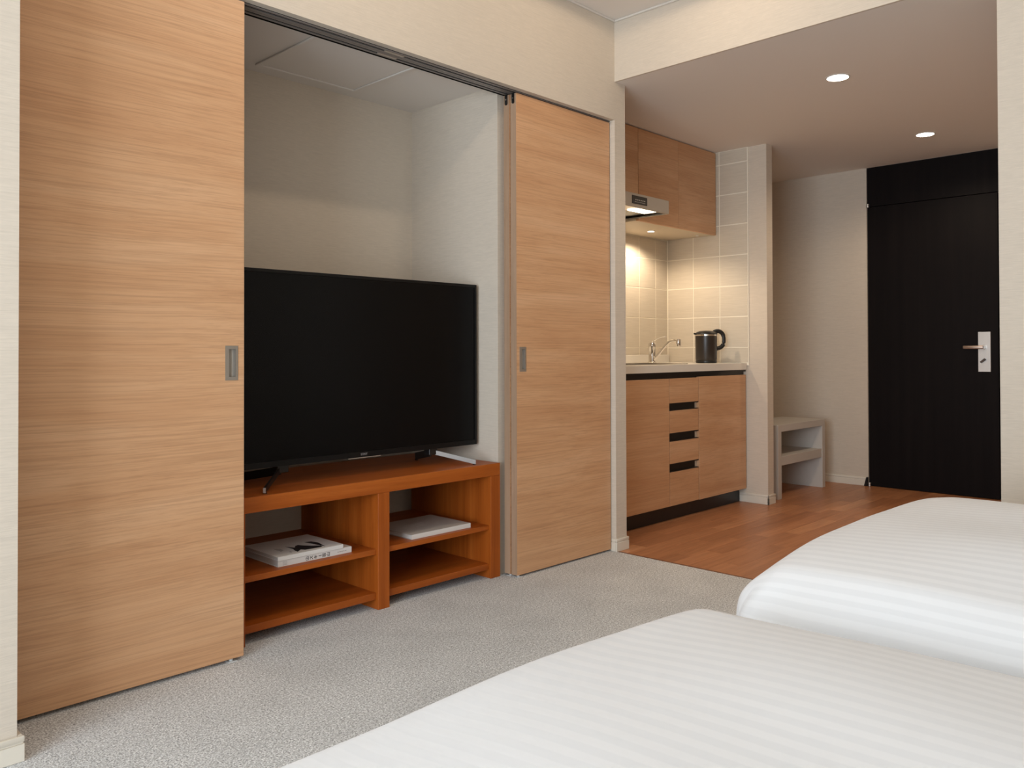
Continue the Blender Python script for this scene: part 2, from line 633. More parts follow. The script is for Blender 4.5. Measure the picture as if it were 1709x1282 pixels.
# ------------------------------------------------------------------ sliding-door track
t = thing('sliding_door_track', 'grey metal double track fixed under the wall header above the sliding doors', 'track', (1.87, 2.44, ZH - 0.007))
obj('track_channel', bx(0.60, XB - 0.003, 2.400, 2.486, ZH - 0.0022, ZH - 0.0004), MBLACKGAP, t)
for a, c, zz in ((2.400, 2.4085, 0.0055), (2.4195, 2.431, 0.0055), (2.433, 2.4455, 0.0055), (2.4565, 2.466, 0.0055)):
    obj('rail', bx(0.60, XB - 0.003, a, c, ZH - zz, ZH - 0.0023), MTRACK, t)
for x0, x1, a, c in ((1.826, 1.915, 2.4088, 2.4192), (1.822, 1.908, 2.4458, 2.4562)):
    obj('stopper', bx(x0, x1, a, c, ZH - 0.0065, ZH - 0.0023, 0.001, 1), MSILVER, t)

# ------------------------------------------------------------------ sliding doors
def sliding_door(label, x0, x1, y0, thick, z0, pull=None, hanger=None, pull_depth=0.012):
    z1 = ZH - 0.010
    t = thing('sliding_door', label, 'door', ((x0 + x1) / 2, y0 + thick / 2, z0), 'oak sliding doors of the television alcove')
    if pull:
        px0, px1, pz0, pz1 = pull
        # front veneer with a rectangular mortise for the pull
        gx = [x0, px0, px1, x1]; gz = [z0, pz0, pz1, z1]
        bm = NB()
        for i in range(3):
            for j in range(3):
                if i == 1 and j == 1: continue
                vs = [bm.verts.new(p) for p in ((gx[i], y0, gz[j]), (gx[i + 1], y0, gz[j]), (gx[i + 1], y0, gz[j + 1]), (gx[i], y0, gz[j + 1]))]
                bm.faces.new(vs)
        bmesh.ops.remove_doubles(bm, verts=bm.verts, dist=1e-5)
        r = bmesh.ops.extrude_face_region(bm, geom=list(bm.faces))
        bmesh.ops.translate(bm, verts=[v for v in r['geom'] if isinstance(v, bmesh.types.BMVert)], vec=(0, thick, 0))
        leaf = obj('door_leaf', bm, MOAK, t)
        # pull: flange frame and recessed cup
        f = 0.007
        bm = NB()
        for b in ((px0, px0 + f * 1.7, pz0, pz1), (px1 - f, px1, pz0, pz1), (px0 + f * 1.7, px1 - f, pz0, pz0 + f * 1.5), (px0 + f * 1.7, px1 - f, pz1 - f * 1.5, pz1)):
            box(bm, b[0], b[1], y0 - 0.0015, y0 + 0.004, b[2], b[3])
        pl = obj('flush_pull', bm, MPULL, t)
        bm = NB()
        # cup: cylinder-like trough
        n = 8
        cx0, cx1 = px0 + f * 1.7, px1 - f
        prev = None
        for k in range(n + 1):
            a = math.pi * k / n
            xx = (cx0 + cx1) / 2 - (cx1 - cx0) / 2 * math.cos(a)
            yy = y0 + 0.003 + pull_depth * math.sin(a)
            cur = (bm.verts.new((xx, yy, pz0 + f)), bm.verts.new((xx, yy, pz1 - f)))
            if prev: bm.faces.new((prev[0], cur[0], cur[1], prev[1]))
            prev = cur
        obj('pull_cup', bm, MPULL, pl, smooth=True)
    else:
        obj('door_leaf', bx(x0, x1, y0, y0 + thick, z0, z1), MOAK, t)
    # edge banding on the leading edge facing the alcove
    ex = x0 if hanger == 'L' else x1
    s = -1 if hanger == 'L' else 1
    xa, xb = sorted((ex, ex + s * 0.0012))
    obj('edge_band', bx(xa, xb, y0 + 0.0006, y0 + thick - 0.0006, z0 + 0.001, z1 - 0.001), MOAKE, t)
    if hanger:
        ym = y0 + thick * 0.5
        bm = NB()
        xa, xb = sorted((ex + s * 0.0012, ex + s * 0.004))
        pts = [(ym - 0.0075, z1 + 0.002), (ym + 0.0075, z1 + 0.002)] + [(ym + 0.0075 * math.cos(a), z1 - 0.036 + 0.0075 * math.sin(a)) for a in [-math.pi * k / 8 for k in range(9)]]
        extr(bm, [(xa, a, b) for a, b in pts], (xb - xa, 0, 0))
        h = obj('hanger_plate', bm, MBLACK, t)
        obj('screw', lathe_x(ex + s * 0.004, ym, z1 - 0.020, 0.0025, s * 0.001), MSILVER, h)
    # floor guide under the leading end is a thing of its own
    return t


def lathe_x(x, y, z, r, d, seg=14):
    bm = NB()
    extr(bm, [(x, y + r * math.cos(2 * math.pi * k / seg), z + r * math.sin(2 * math.pi * k / seg)) for k in range(seg)], (d, 0, 0))
    return bm


sliding_door('wide oak sliding door at the left beside the pillar, covering the alcove end', 0.600, 1.257, 2.380, 0.033, 0.011,
             (1.196, 1.237, 0.864, 0.970), None)
sliding_door('oak sliding door at the front of the right-hand pair, beside the kitchen', 2.502, 3.146, YD, 0.033, 0.009,
             (2.519, 2.559, 0.865, 0.970), 'L')
sliding_door('oak sliding door tucked behind the front one of the right-hand pair', 2.500, 3.146, YD + 0.0385, 0.033, 0.009, None, 'L')

for gx, gy, lab in ((1.222, 2.392, 'small clear floor guide under the corner of the left sliding door'),
                    (2.519, 2.409, 'small clear floor guide under the front right sliding door'),
                    (2.513, 2.447, 'small clear floor guide under the rear right sliding door')):
    t = thing('door_guide', lab, 'door guide', (gx, gy, 0.0))
    obj('base_plate', bx(gx - 0.014, gx + 0.014, gy - 0.013, gy + 0.013, 0.0, 0.002, 0.0006, 1), MCLEAR, t)
    bm = NB(); lathe(bm, gx, gy, [(0, 0.002), (0.006, 0.002), (0.006, 0.0085), (0, 0.0085)], 16)
    obj('guide_pin', bm, MCLEAR, t, smooth=True)

# ------------------------------------------------------------------ television stand
t = thing('television_stand', 'reddish cherry wood television stand with open shelves in the alcove', 'tv stand', (1.863, 2.732, 0.0))
SX0, SX1, SY0, SY1, SZ = 1.255, 2.472, 2.469, 2.995, 0.479
obj('top_panel', bx(SX0, SX1, SY0, SY1, SZ - 0.051, SZ, 0.0012, 1), MCHX, t)
for a, b in ((SX0, SX0 + 0.055), (1.837, 1.889), (SX1 - 0.055, SX1)):
    obj('upright_panel', bx(a, b, SY0, SY1, 0.0, SZ - 0.0512, 0.001, 1), MCHZ, t)
for a, b in ((SX0 + 0.0552, 1.8368), (1.8892, SX1 - 0.0552)):
    obj('shelf', bx(a, b, SY0 + 0.013, SY1 - 0.002, 0.202, 0.2215, 0.001, 1), MCHX, t)
    obj('shelf', bx(a, b, SY0 + 0.013, SY1 - 0.002, 0.036, 0.061, 0.001, 1), MCHX, t)

# ------------------------------------------------------------------ television
TX0, TX1, TY, TZ0, TZ1 = 1.268, 2.461, 2.600, 0.549, 1.240
t = thing('television', 'large black flat screen television standing on the cherry wood stand', 'television', (1.865, 2.63, SZ))
bm = NB()
bz = 0.011
for b in ((TX0, TX0 + bz, TZ0, TZ1), (TX1 - bz, TX1, TZ0, TZ1), (TX0 + bz, TX1 - bz, TZ0, TZ0 + 0.020), (TX0 + bz, TX1 - bz, TZ1 - bz, TZ1)):
    box(bm, b[0], b[1], TY, TY + 0.020, b[2], b[3])
obj('bezel', bm, MBEZEL, t)
obj('screen', bx(TX0 + bz, TX1 - bz, TY + 0.003, TY + 0.010, TZ0 + 0.020, TZ1 - bz), MSCREEN, t)
bm = NB()
box(bm, TX0 + 0.004, TX1 - 0.004, TY + 0.020, TY + 0.042, TZ0 + 0.004, TZ1 - 0.004, 0.004, 2)
box(bm, TX0 + 0.18, TX1 - 0.18, TY + 0.042, TY + 0.066, TZ0 + 0.05, TZ0 + 0.42, 0.006, 2)
obj('rear_housing', bm, MBLACK, t)
obj('accent_strip', bx(1.796, 1.945, TY - 0.0012, TY + 0.006, TZ0 - 0.003, TZ0 - 0.0003), MSILVER, t)
mt = Matrix.Translation((1.868, TY - 0.0002, TZ0 + 0.0105)) @ Matrix.Rotation(math.radians(90), 4, 'X')
text_part('logo_lettering', 'SONY', 0.0115, plain('grey_logo', (0.32, 0.32, 0.33), 0.4, 0.4), t, mt, 0.0002, 0.0003)


def tv_foot(hx, sx):
    """splayed metal foot: hub under the cabinet, forward arm and rear arm"""
    hub = Vector((hx, TY + 0.030, TZ0 + 0.004))
    f = obj('foot', bx(hx - 0.022, hx + 0.022, TY + 0.012, TY + 0.048, TZ0 - 0.026, TZ0 + 0.004, 0.002, 1), MBLACK, t)
    tipf = Vector((hx + sx * 0.135, 2.500, SZ + 0.002))
    tipr = Vector((hx + sx * 0.060, 2.800, SZ + 0.002))
    for tip, h, outer in ((tipf, 0.018, True), (tipr, 0.030, False)):
        a = Vector((hx, TY + 0.030, TZ0 - 0.004 - h))
        d = (tip - a); d2 = Vector((d.x, d.y, 0)).normalized()
        n = Vector((-d2.y, d2.x, 0))
        th = 0.007
        bm = NB()
        extr(bm, [a - n * th / 2, tip - n * th / 2, tip - n * th / 2 + Vector((0, 0, h)), a - n * th / 2 + Vector((0, 0, h))], n * th)
        arm = obj('foot_arm', bm, plain('brushed_foot_metal', (0.34, 0.325, 0.31), 0.55, 0.6) if (outer and sx > 0) else MBLACK, f)
        if outer and sx < 0:
            bm = NB()
            e = tip + d2 * 0.0015
            extr(bm, [e - n * 0.0045 + Vector((0, 0, 0.001)), e + n * 0.0045 + Vector((0, 0, 0.001)), e + n * 0.0045 + Vector((0, 0, h)), e - n * 0.0045 + Vector((0, 0, h))], d2 * 0.002)
            obj('foot_cap', bm, MSILVER, f)
        # rubber pad
        bm = NB()
        p = tip - d2 * 0.006
        box(bm, p.x - 0.005, p.x + 0.005, p.y - 0.005, p.y + 0.005, SZ, SZ + 0.003)
        obj('rubber_pad', bm, MBLACK, f)


tv_foot(2.225, 1)
tv_foot(1.530, -1)

# ------------------------------------------------------------------ books
def book(name, label, x0, x1, y0, y1, z0, z1, cover, spine='front'):
    t = thing(name, label, 'book', ((x0 + x1) / 2, (y0 + y1) / 2, z0), None)
    c = 0.0022
    cv = NB()
    box(cv, x0, x1, y0, y1, z0, z0 + c, 0.0004, 1)
    box(cv, x0, x1, y0, y1, z1 - c, z1, 0.0004, 1)
    box(cv, x0, x1, y0, y0 + c, z0 + c, z1 - c)
    obj('cover', cv, cover, t)
    obj('pages', bx(x0 + 0.003, x1 - 0.003, y0 + c, y1 - 0.003, z0 + c, z1 - c), MPAPER, t)
    return t


ZS = 0.2215
b1 = book('photo_book', 'thick white book with black Japanese spine title, bottom of the left shelf pile', 1.452, 1.750, 2.513, 2.745, ZS, ZS + 0.021, MCOVER)
for k, ch in enumerate('山スキー百山'):
    m4 = Matrix.Translation((1.566 + k * 0.0172, 2.5128, ZS + 0.0098)) @ Matrix.Rotation(math.radians(90), 4, 'X') @ Matrix.Rotation(math.radians(90), 4, 'Z')
    text_part('spine_title', 'ー' if ch == 'ー' else ch, 0.0150, MINK, b1, m4 if ch != 'ー' else Matrix.Translation((1.566 + k * 0.0172, 2.5128, ZS + 0.0098)) @ Matrix.Rotation(math.radians(90), 4, 'X'), 0.00015, 0.0003)
bm = NB()
for k in range(4):
    box(bm, 1.470, 1.488 - 0.002 * (k % 2), 2.5126, 2.5132, ZS + 0.0045 + k * 0.0035, ZS + 0.0055 + k * 0.0035)
for k in range(5):
    box(bm, 1.690 + k * 0.008, 1.695 + k * 0.008, 2.5126, 2.5132, ZS + 0.0085, ZS + 0.0115)
tag(obj('spine_print', bm, MINKG, b1), kind='stuff')
b2 = book('photo_book', 'white book with a dark mountain picture on its cover, top of the left shelf pile', 1.450, 1.712, 2.510, 2.748, ZS + 0.0212, ZS + 0.0352, MCOVER)
zt = ZS + 0.0352
A = [(1.547, 2.627), (1.549, 2.579), (1.54, 2.551), (1.539, 2.53), (1.564, 2.553), (1.572, 2.537), (1.600, 2.535), (1.639, 2.531), (1.645, 2.552), (1.620, 2.572), (1.600, 2.600), (1.592, 2.618), (1.577, 2.611), (1.563, 2.590)]
Bp = [(1.632, 2.640), (1.656, 2.632), (1.664, 2.599), (1.656, 2.560), (1.650, 2.528), (1.644, 2.563), (1.640, 2.591)]
bm = NB()
for P in (A, Bp):
    prism(bm, P, zt - 0.0001, zt + 0.0003)
obj('cover_picture', bm, MINK, b2)
bm = NB()
for k in range(3):
    box(bm, 1.500 + k * 0.006, 1.503 + k * 0.006, 2.575 + 0.004 * k, 2.625 - 0.006 * k, zt - 0.0001, zt + 0.0003)
box(bm, 1.518, 1.523, 2.540, 2.552, zt - 0.0001, zt + 0.0003)
tag(obj('cover_print', bm, MINKG, b2), kind='stuff')
b3 = book('photo_book', 'slim plain grey-white book lying alone on the right shelf of the stand', 2.022, 2.334, 2.505, 2.760, ZS, ZS + 0.019, MCOVG)
bm = NB()
for k, (a, c) in enumerate(((2.110, 2.205), (2.125, 2.190), (2.135, 2.180))):
    box(bm, a, c, 2.655 - k * 0.022, 2.661 - k * 0.022, ZS + 0.0189, ZS + 0.0192)
obj('cover_print', bm, plain('pale_print', (0.58, 0.56, 0.53), 0.6), b3)
obj('spine_board', bx(2.022, 2.334, 2.5042, 2.5050, ZS + 0.0005, ZS + 0.0185), MCOVER, b3)

# ------------------------------------------------------------------ kitchen tiles
tiles = tag(obj('wall_tiling', bx(XP, XS - 0.006, YKB + 0.0005, YKB + 0.006, 0.86, 1.72), MGROUT), kind='structure')
tiles2 = tag(obj('wall_tiling', bx(XS - 0.006, XS - 0.0002, 2.534, YKB + 0.006, 0.86, ZB), MGROUT), kind='structure')
ROWZ = [2.237, 2.150, 1.954, 1.758, 1.562, 1.366, 1.170, 0.974, 0.876]
g = 0.0030
xcols = [4.757 - 0.006, 4.611, 4.427, 4.243, 4.059, 3.875, 3.691, 3.507, 3.323, XP]
for i in range(len(xcols) - 1):
    for j in range(3, len(ROWZ) - 1):
        bm = bx(xcols[i + 1] + g, xcols[i] - g, YKB - 0.0010, YKB + 0.002, ROWZ[j + 1] + g, min(ROWZ[j], 1.70) - g, 0.0004, 1)
        obj('wall_tile', bm, MTILE, tiles)
ycols = [YKB - 0.005, 2.931, 2.735, 2.536]
for i in range(3):
    for j in range(len(ROWZ) - 1):
        bm = bx(XS - 0.0074, XS - 0.003, ycols[i + 1] + g, ycols[i] - g, ROWZ[j + 1] + g, ROWZ[j] - g, 0.0004, 1)
        obj('wall_tile', bm, MTILE, tiles2)

# ------------------------------------------------------------------ kitchen base units
KY = 2.552
XR = XS - 0.012


def base_cab(label, x0, x1, body_x0=None, body_x1=None):
    t = thing('base_cabinet', label, 'cabinet', ((x0 + x1) / 2, 2.83, 0.0), 'kitchen base units')
    bm = NB()
    for b in ((x0, x0 + 0.016, 0.088, 0.830), (x1 - 0.016, x1, 0.088, 0.830), (x0 + 0.016, x1 - 0.016, 0.088, 0.104)):
        box(bm, b[0], b[1], KY + 0.020, YKB - 0.012, b[2], b[3])
    box(bm, x0 + 0.016, x1 - 0.016, YKB - 0.024, YKB - 0.012, 0.104, 0.830)
    obj('carcass', bm, MCABIN, t)
    obj('plinth', bx(x0, x1, 2.603, 2.640, 0.0, 0.0875), MTOE, t)
    # black finger channel under the worktop
    bm = NB()
    box(bm, x0, x1, KY + 0.0165, KY + 0.0198, 0.797, 0.832)
    box(bm, x0, x1, KY + 0.001, KY + 0.0164, 0.8275, 0.832)
    box(bm, x0, x1, KY + 0.0005, KY + 0.004, 0.822, 0.8274)
    obj('finger_channel', bm, MCHANNEL, t)
    return t


def front(name, t, x0, x1, z0, z1):
    return obj(name, bx(x0, x1, KY, KY + 0.019, z0, z1, 0.0008, 1), MOAKK, t)


t = base_cab('oak kitchen base cabinet with one plain door under the sink', XP + 0.003, 3.8845)
front('door', t, XP + 0.005, 3.8825, 0.090, 0.797)
t = base_cab('narrow oak kitchen cabinet with four drawers and black finger grooves', 3.8855, 4.1885)
zs = [(0.660, 0.797), (0.494, 0.618), (0.324, 0.447), (0.090, 0.277)]
for k, (a, b) in enumerate(zs):
    d = front('drawer', t, 3.8875, 4.1850, a, b)
    if k < 3:
        z0, z1 = zs[k + 1][1], a
        bm = NB()
        box(bm, 3.8875, 4.170, KY + 0.0165, KY + 0.0198, z0 + 0.0005, z1 - 0.0005)
        box(bm, 3.8875, 4.185, KY + 0.0002, KY + 0.0163, z1 - 0.006, z1 - 0.0005)
        box(bm, 3.8875, 4.185, KY + 0.0002, KY + 0.0163, z0 + 0.0005, z0 + 0.004)
        box(bm, 3.8875, 3.8905, KY + 0.0002, KY + 0.0163, z0 + 0.0045, z1 - 0.0065)
        obj('finger_groove', bm, MCHANNEL, t)
t = base_cab('oak kitchen base cabinet with one plain door next to the partition wall', 4.1895, XR)
front('door', t, 4.1925, XR - 0.001, 0.088, 0.801)

# worktop with a cut-out for the sink
CZ0, CZ1 = 0.833, 0.874
t = thing('worktop', 'cream kitchen worktop with a sink cut-out on the oak base units', 'worktop', (4.0, 2.84, CZ0))
hx0, hx1, hy0, hy1 = 3.62, 4.215, 2.665, 2.925
bm = NB()
for b in ((XP + 0.002, hx0, 2.545, YKB - 0.006), (hx1, XR, 2.545, YKB - 0.006), (hx0, hx1, 2.545, hy0), (hx0, hx1, hy1, YKB - 0.006)):
    box(bm, b[0], b[1], b[2], b[3], CZ0, CZ1)
bmesh.ops.remove_doubles(bm, verts=bm.verts, dist=1e-5)
obj('slab', bm, MWHITEPL, t)
t = thing('worktop_upstand', 'low cream splash strip along the tiled back wall behind the tap', 'splashback', (4.0, YKB - 0.013, CZ1))
obj('strip', bx(XP + 0.002, XR, YKB - 0.020, YKB - 0.006, CZ1, 0.926, 0.002, 1), MWHITEPL, t)
# sink bowl
MSINK = plain('brushed_sink_steel', (0.34, 0.31, 0.27), 0.35, 0.9)
t = thing('kitchen_sink', 'stainless steel sink let into the cream worktop', 'sink', ((hx0 + hx1) / 2, (hy0 + hy1) / 2, 0.8335))
bm = NB()
e = 0.0006
for b in ((hx0 + e, hx0 + 0.004, hy0 + e, hy1 - e, 0.8365, CZ1), (hx1 - 0.004, hx1 - e, hy0 + e, hy1 - e, 0.8365, CZ1),
          (hx0 + 0.004, hx1 - 0.004, hy0 + e, hy0 + 0.004, 0.8365, CZ1), (hx0 + 0.004, hx1 - 0.004, hy1 - 0.004, hy1 - e, 0.8365, CZ1), (hx0 + e, hx1 - e, hy0 + e, hy1 - e, 0.8335, 0.8365)):
    box(bm, *b)
obj('bowl', bm, MSINK, t)
bm = NB()
w = 0.016
for b in ((hx0 - w, hx0 + 0.004, hy0 - w, hy1 + w), (hx1 - 0.004, hx1 + w, hy0 - w, hy1 + w), (hx0 + 0.004, hx1 - 0.004, hy0 - w, hy0 + 0.004), (hx0 + 0.004, hx1 - 0.004, hy1 - 0.004, hy1 + w)):
    box(bm, b[0], b[1], b[2], b[3], CZ1 + 0.0002, CZ1 + 0.004, 0.001, 1)
obj('rim', bm, MSINK, t)
bm = NB(); lathe(bm, (hx0 + hx1) / 2, (hy0 + hy1) / 2, [(0, 0.8368), (0.05, 0.8368), (0.05, 0.840), (0.03, 0.839), (0, 0.839)], 24)
obj('drain', bm, MCHROME, t, smooth=True)

# mixer tap
fx, fy = 4.305, 2.955
t = thing('mixer_tap', 'chrome single-lever mixer tap behind the sink on the worktop', 'tap', (fx, fy, CZ1))
bm = NB(); lathe(bm, fx, fy, [(0, CZ1), (0.027, CZ1), (0.027, CZ1 + 0.006), (0.023, CZ1 + 0.010), (0.0215, CZ1 + 0.012), (0.0215, CZ1 + 0.098), (0.023, CZ1 + 0.100), (0.023, CZ1 + 0.118), (0.019, CZ1 + 0.128), (0, CZ1 + 0.131)], 32)
body = obj('tap_body', bm, MCHROME, t, smooth=True)
sp = bezier((fx, fy - 0.016, CZ1 + 0.020), (fx, fy - 0.05, CZ1 + 0.055), (fx, fy - 0.085, CZ1 + 0.105), (fx, fy - 0.125, CZ1 + 0.132), 10) + bezier((fx, fy - 0.125, CZ1 + 0.132), (fx, fy - 0.145, CZ1 + 0.145), (fx, fy - 0.165, CZ1 + 0.143), (fx, fy - 0.187, CZ1 + 0.136), 6)[1:]
bm = NB(); tube(bm, sp, 0.0085, 14)
spout = obj('spout', bm, MCHROME, t, smooth=True)
bm = NB(); lathe(bm, fx, fy - 0.192, [(0, CZ1 + 0.150), (0.013, CZ1 + 0.148), (0.0145, CZ1 + 0.144), (0.0145, CZ1 + 0.110), (0.012, CZ1 + 0.106), (0, CZ1 + 0.106)], 24)
obj('aerator', bm, MCHROME, spout, smooth=True)
bm = NB(); tube(bm, bezier((fx, fy, CZ1 + 0.127), (fx, fy - 0.03, CZ1 + 0.155), (fx, fy - 0.06, CZ1 + 0.163), (fx, fy - 0.098, CZ1 + 0.166), 10), [0.009, 0.0085, 0.008, 0.008, 0.008, 0.008, 0.008, 0.008, 0.0085, 0.009, 0.0095], 12, 0.35)
obj('lever', bm, MCHROME, t, smooth=True)

# kettle
kx, ky = 4.592, 2.742
t = thing('electric_kettle', 'black electric kettle with silver ring on the worktop by the tiled wall', 'kettle', (kx, ky, CZ1))
z0 = CZ1
bm = NB(); lathe(bm, kx, ky, [(0, z0), (0.060, z0), (0.065, z0 + 0.003), (0.066, z0 + 0.012), (0.064, z0 + 0.018), (0, z0 + 0.018)], 48)
obj('power_base', bm, MBLACK, t, smooth=True)
bm = NB(); lathe(bm, kx, ky, [(0, z0 + 0.0185), (0.064, z0 + 0.0185), (0.0665, z0 + 0.026), (0.0675, z0 + 0.172), (0, z0 + 0.172)], 48)
obj('kettle_body', bm, MKETTLE, t, smooth=True)
bm = NB(); lathe(bm, kx, ky, [(0, z0 + 0.1722), (0.0685, z0 + 0.1722), (0.0685, z0 + 0.180), (0, z0 + 0.180)], 48)
obj('silver_ring', bm, MCHROME, t, smooth=True)
hd = Vector((0.72, -0.69, 0)).normalized()
bm = NB()
lathe(bm, kx, ky, [(0, z0 + 0.1802), (0.0690, z0 + 0.1802), (0.0690, z0 + 0.186), (0.060, z0 + 0.196), (0.040, z0 + 0.203), (0, z0 + 0.206)], 48)
lid = obj('lid', bm, MBLACK, t, smooth=True)
bm = NB()
q = Vector((kx, ky, 0)) - hd * 0.064
n = Vector((-hd.y, hd.x, 0))
extr(bm, [q + n * 0.020 + Vector((0, 0, z0 + 0.178)), q - n * 0.020 + Vector((0, 0, z0 + 0.178)), q - hd * 0.016 + Vector((0, 0, z0 + 0.182))], (0, 0, 0.010))
obj('spout', bm, MBLACK, t)
c0 = Vector((kx, ky, 0))
def hp(r, z): return c0 + hd * r + Vector((0, 0, z0 + z))
bm = NB()
pts = bezier(hp(0.050, 0.196), hp(0.085, 0.215), hp(0.118, 0.190), hp(0.114, 0.140), 12) + bezier(hp(0.114, 0.140), hp(0.112, 0.105), hp(0.090, 0.094), hp(0.064, 0.092), 8)[1:]
tube(bm, pts, 0.0105, 14, 1.25)
obj('handle', bm, MBLACK, t, smooth=True)
bm = NB(); box(bm, -0.014, 0.014, -0.010, 0.010, 0, 0.010, 0.003, 2)
bmesh.ops.rotate(bm, verts=bm.verts, cent=(0, 0, 0), matrix=Matrix.Rotation(math.atan2(hd.y, hd.x), 3, 'Z'))
bmesh.ops.translate(bm, verts=bm.verts, vec=hp(0.066, 0.201))
obj('lid_button', bm, MBLACK, lid)

# ------------------------------------------------------------------ wall cabinets and hood
UY = 2.757
UZ0, UZ1 = 1.700, ZB - 0.004


def wall_cab(label, x0, x1, z0, doors):
    t = thing('wall_cabinet', label, 'cabinet', ((x0 + x1) / 2, 2.945, z0), 'oak wall cabinets over the worktop')
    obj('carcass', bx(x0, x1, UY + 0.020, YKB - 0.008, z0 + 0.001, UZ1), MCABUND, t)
    for a, b in doors:
        obj('door', bx(a, b, UY, UY + 0.019, z0, UZ1 - 0.002, 0.0008, 1), MOAKK, t)
    return t


wall_cab('short oak wall cabinet above the cooker hood', XP + 0.003, 3.8870, 1.790, [(XP + 0.005, 3.8855)])
wall_cab('oak wall cabinet with two doors, right of the cooker hood', 3.8880, XR, UZ0, [(3.8895, 4.3045), (4.3075, XR - 0.001)])

# hood
HX0, HX1, HY0, HZ0, HZ1 = 3.286, 3.885, 2.550, 1.711, 1.785
t = thing('cooker_hood', 'stainless steel cooker hood with lit underside below the short oak cabinet', 'cooker hood', ((HX0 + HX1) / 2, 2.84, HZ0))
bm = NB()
box(bm, HX0, HX1, HY0, HY0 + 0.012, HZ0, HZ1, 0.0015, 1)
box(bm, HX0, HX0 + 0.010, HY0 + 0.012, YKB - 0.010, HZ0, HZ1)
box(bm, HX1 - 0.010, HX1, HY0 + 0.012, YKB - 0.010, HZ0, HZ1)
box(bm, HX0 + 0.010, HX1 - 0.010, HY0 + 0.012, YKB - 0.010, HZ1 - 0.006, HZ1)
box(bm, HX0 + 0.010, HX1 - 0.010, HY0 + 0.012, HY0 + 0.13, HZ0 + 0.010, HZ0 + 0.016)
obj('hood_shell', bm, MHOOD, t)
bm = NB()
box(bm, HX0 + 0.030, HX1 - 0.013, HY0 + 0.132, YKB - 0.03, HZ0 + 0.012, HZ0 + 0.020)
box(bm, HX1 - 0.030, HX1 - 0.011, HY0 + 0.016, YKB - 0.03, HZ0 + 0.002, HZ0 + 0.0095)
obj('grease_filter', bm, MBLACK, t)
obj('lamp_panel', bx(3.640, 3.800, HY0 + 0.028, HY0 + 0.105, HZ0 + 0.004, HZ0 + 0.0095), MHOODLAMP, t)
cp = obj('control_panel', bx(3.538, 3.674, HY0 - 0.002, HY0 - 0.0002, 1.729, 1.772), plain('dark_control_panel', (0.03, 0.026, 0.024), 0.4), t)
bm = NB()
for k in range(6):
    xx = 3.566 + k * 0.016
    box(bm, xx, xx + 0.009, HY0 - 0.0026, HY0 - 0.0021, 1.749, 1.753)
for k in range(9):
    xx = 3.560 + k * 0.011
    box(bm, xx, xx + 0.007, HY0 - 0.0026, HY0 - 0.0021, 1.7385, 1.7405)
obj('control_marks', bm, plain('white_marks', (0.6, 0.58, 0.55), 0.5), cp)
lo = add_light('hood_bulb', 'AREA', (3.72, HY0 + 0.066, HZ0 + 0.002), 1.2, LAMP, aim=(3.72, HY0 + 0.066, 0), shape='RECTANGLE', size=0.15, size_y=0.07)
lo.parent = t; lo.location = lo.location - t.location

# under-cabinet spotlight and sensor
def downlight(name, label, x, y, z, r, energy, spot=None, group=None, blend=0.6, lens=MLAMP):
    t = thing(name, label, 'ceiling light', (x, y, z - 0.006), group)
    bm = NB(); lathe(bm, x, y, [(r, z - 0.0005), (r + 0.007, z - 0.0005), (r + 0.007, z - 0.003), (r + 0.003, z - 0.0045), (r, z - 0.004), (r, z - 0.0005)], 40)
    obj('trim_ring', bm, plain('white_trim_ring', (0.7, 0.68, 0.64), 0.4), t, smooth=True)
    bm = NB(); lathe(bm, x, y, [(0, z - 0.0008), (r - 0.0006, z - 0.0008), (r - 0.0006, z - 0.0030), (0, z - 0.0036)], 40)
    obj('lamp_lens', bm, lens, t, smooth=True)
    lo = add_light(name + '_bulb', 'SPOT', (x, y, z - 0.012), energy, LAMP, aim=(x, y, 0), spot_size=math.radians(spot or 120), spot_blend=blend if (spot or 120) < 170 else 0.05, shadow_soft_size=r * 0.8)
    lo.parent = t; lo.location = lo.location - t.location
    return t


downlight('cabinet_spotlight', 'small round lit spotlight under the oak wall cabinet over the worktop', 4.294, 2.951, UZ0 + 0.0008, 0.020, 15.0, 155, None, 0.5)
t = thing('cabinet_sensor', 'tiny white sensor dome under the right oak wall cabinet door', 'sensor', (4.662, 2.846, UZ0 - 0.006))
bm = NB(); lathe(bm, 4.662, 2.846, [(0, UZ0 + 0.0008), (0.010, UZ0 + 0.0008), (0.010, UZ0 - 0.003), (0.006, UZ0 - 0.006), (0, UZ0 - 0.007)], 20)
obj('sensor_dome', bm, plain('white_sensor', (0.75, 0.72, 0.66), 0.4), t, smooth=True)

# corridor downlights
downlight('downlight', 'lit round downlight in the corridor ceiling nearer to the room', 3.840, 1.584, ZB, 0.048, 24.0, 160, 'corridor downlights')
downlight('downlight', 'lit round downlight in the corridor ceiling near the dark entrance door', 5.218, 1.632, ZB, 0.048, 27.0, 160, 'corridor downlights')

# room downlights over the aisle; the second is added to brighten the header
downlight('downlight', 'warm round downlight in the bedroom ceiling in front of the right sliding doors', 2.600, 1.680, ZC, 0.048, 9.0, 178, 'bedroom downlights')
downlight('downlight', 'added unseen warm downlight in the bedroom ceiling, brightening the header over the television', 1.600, 1.680, ZC, 0.048, 11.0, 178, 'bedroom downlights')

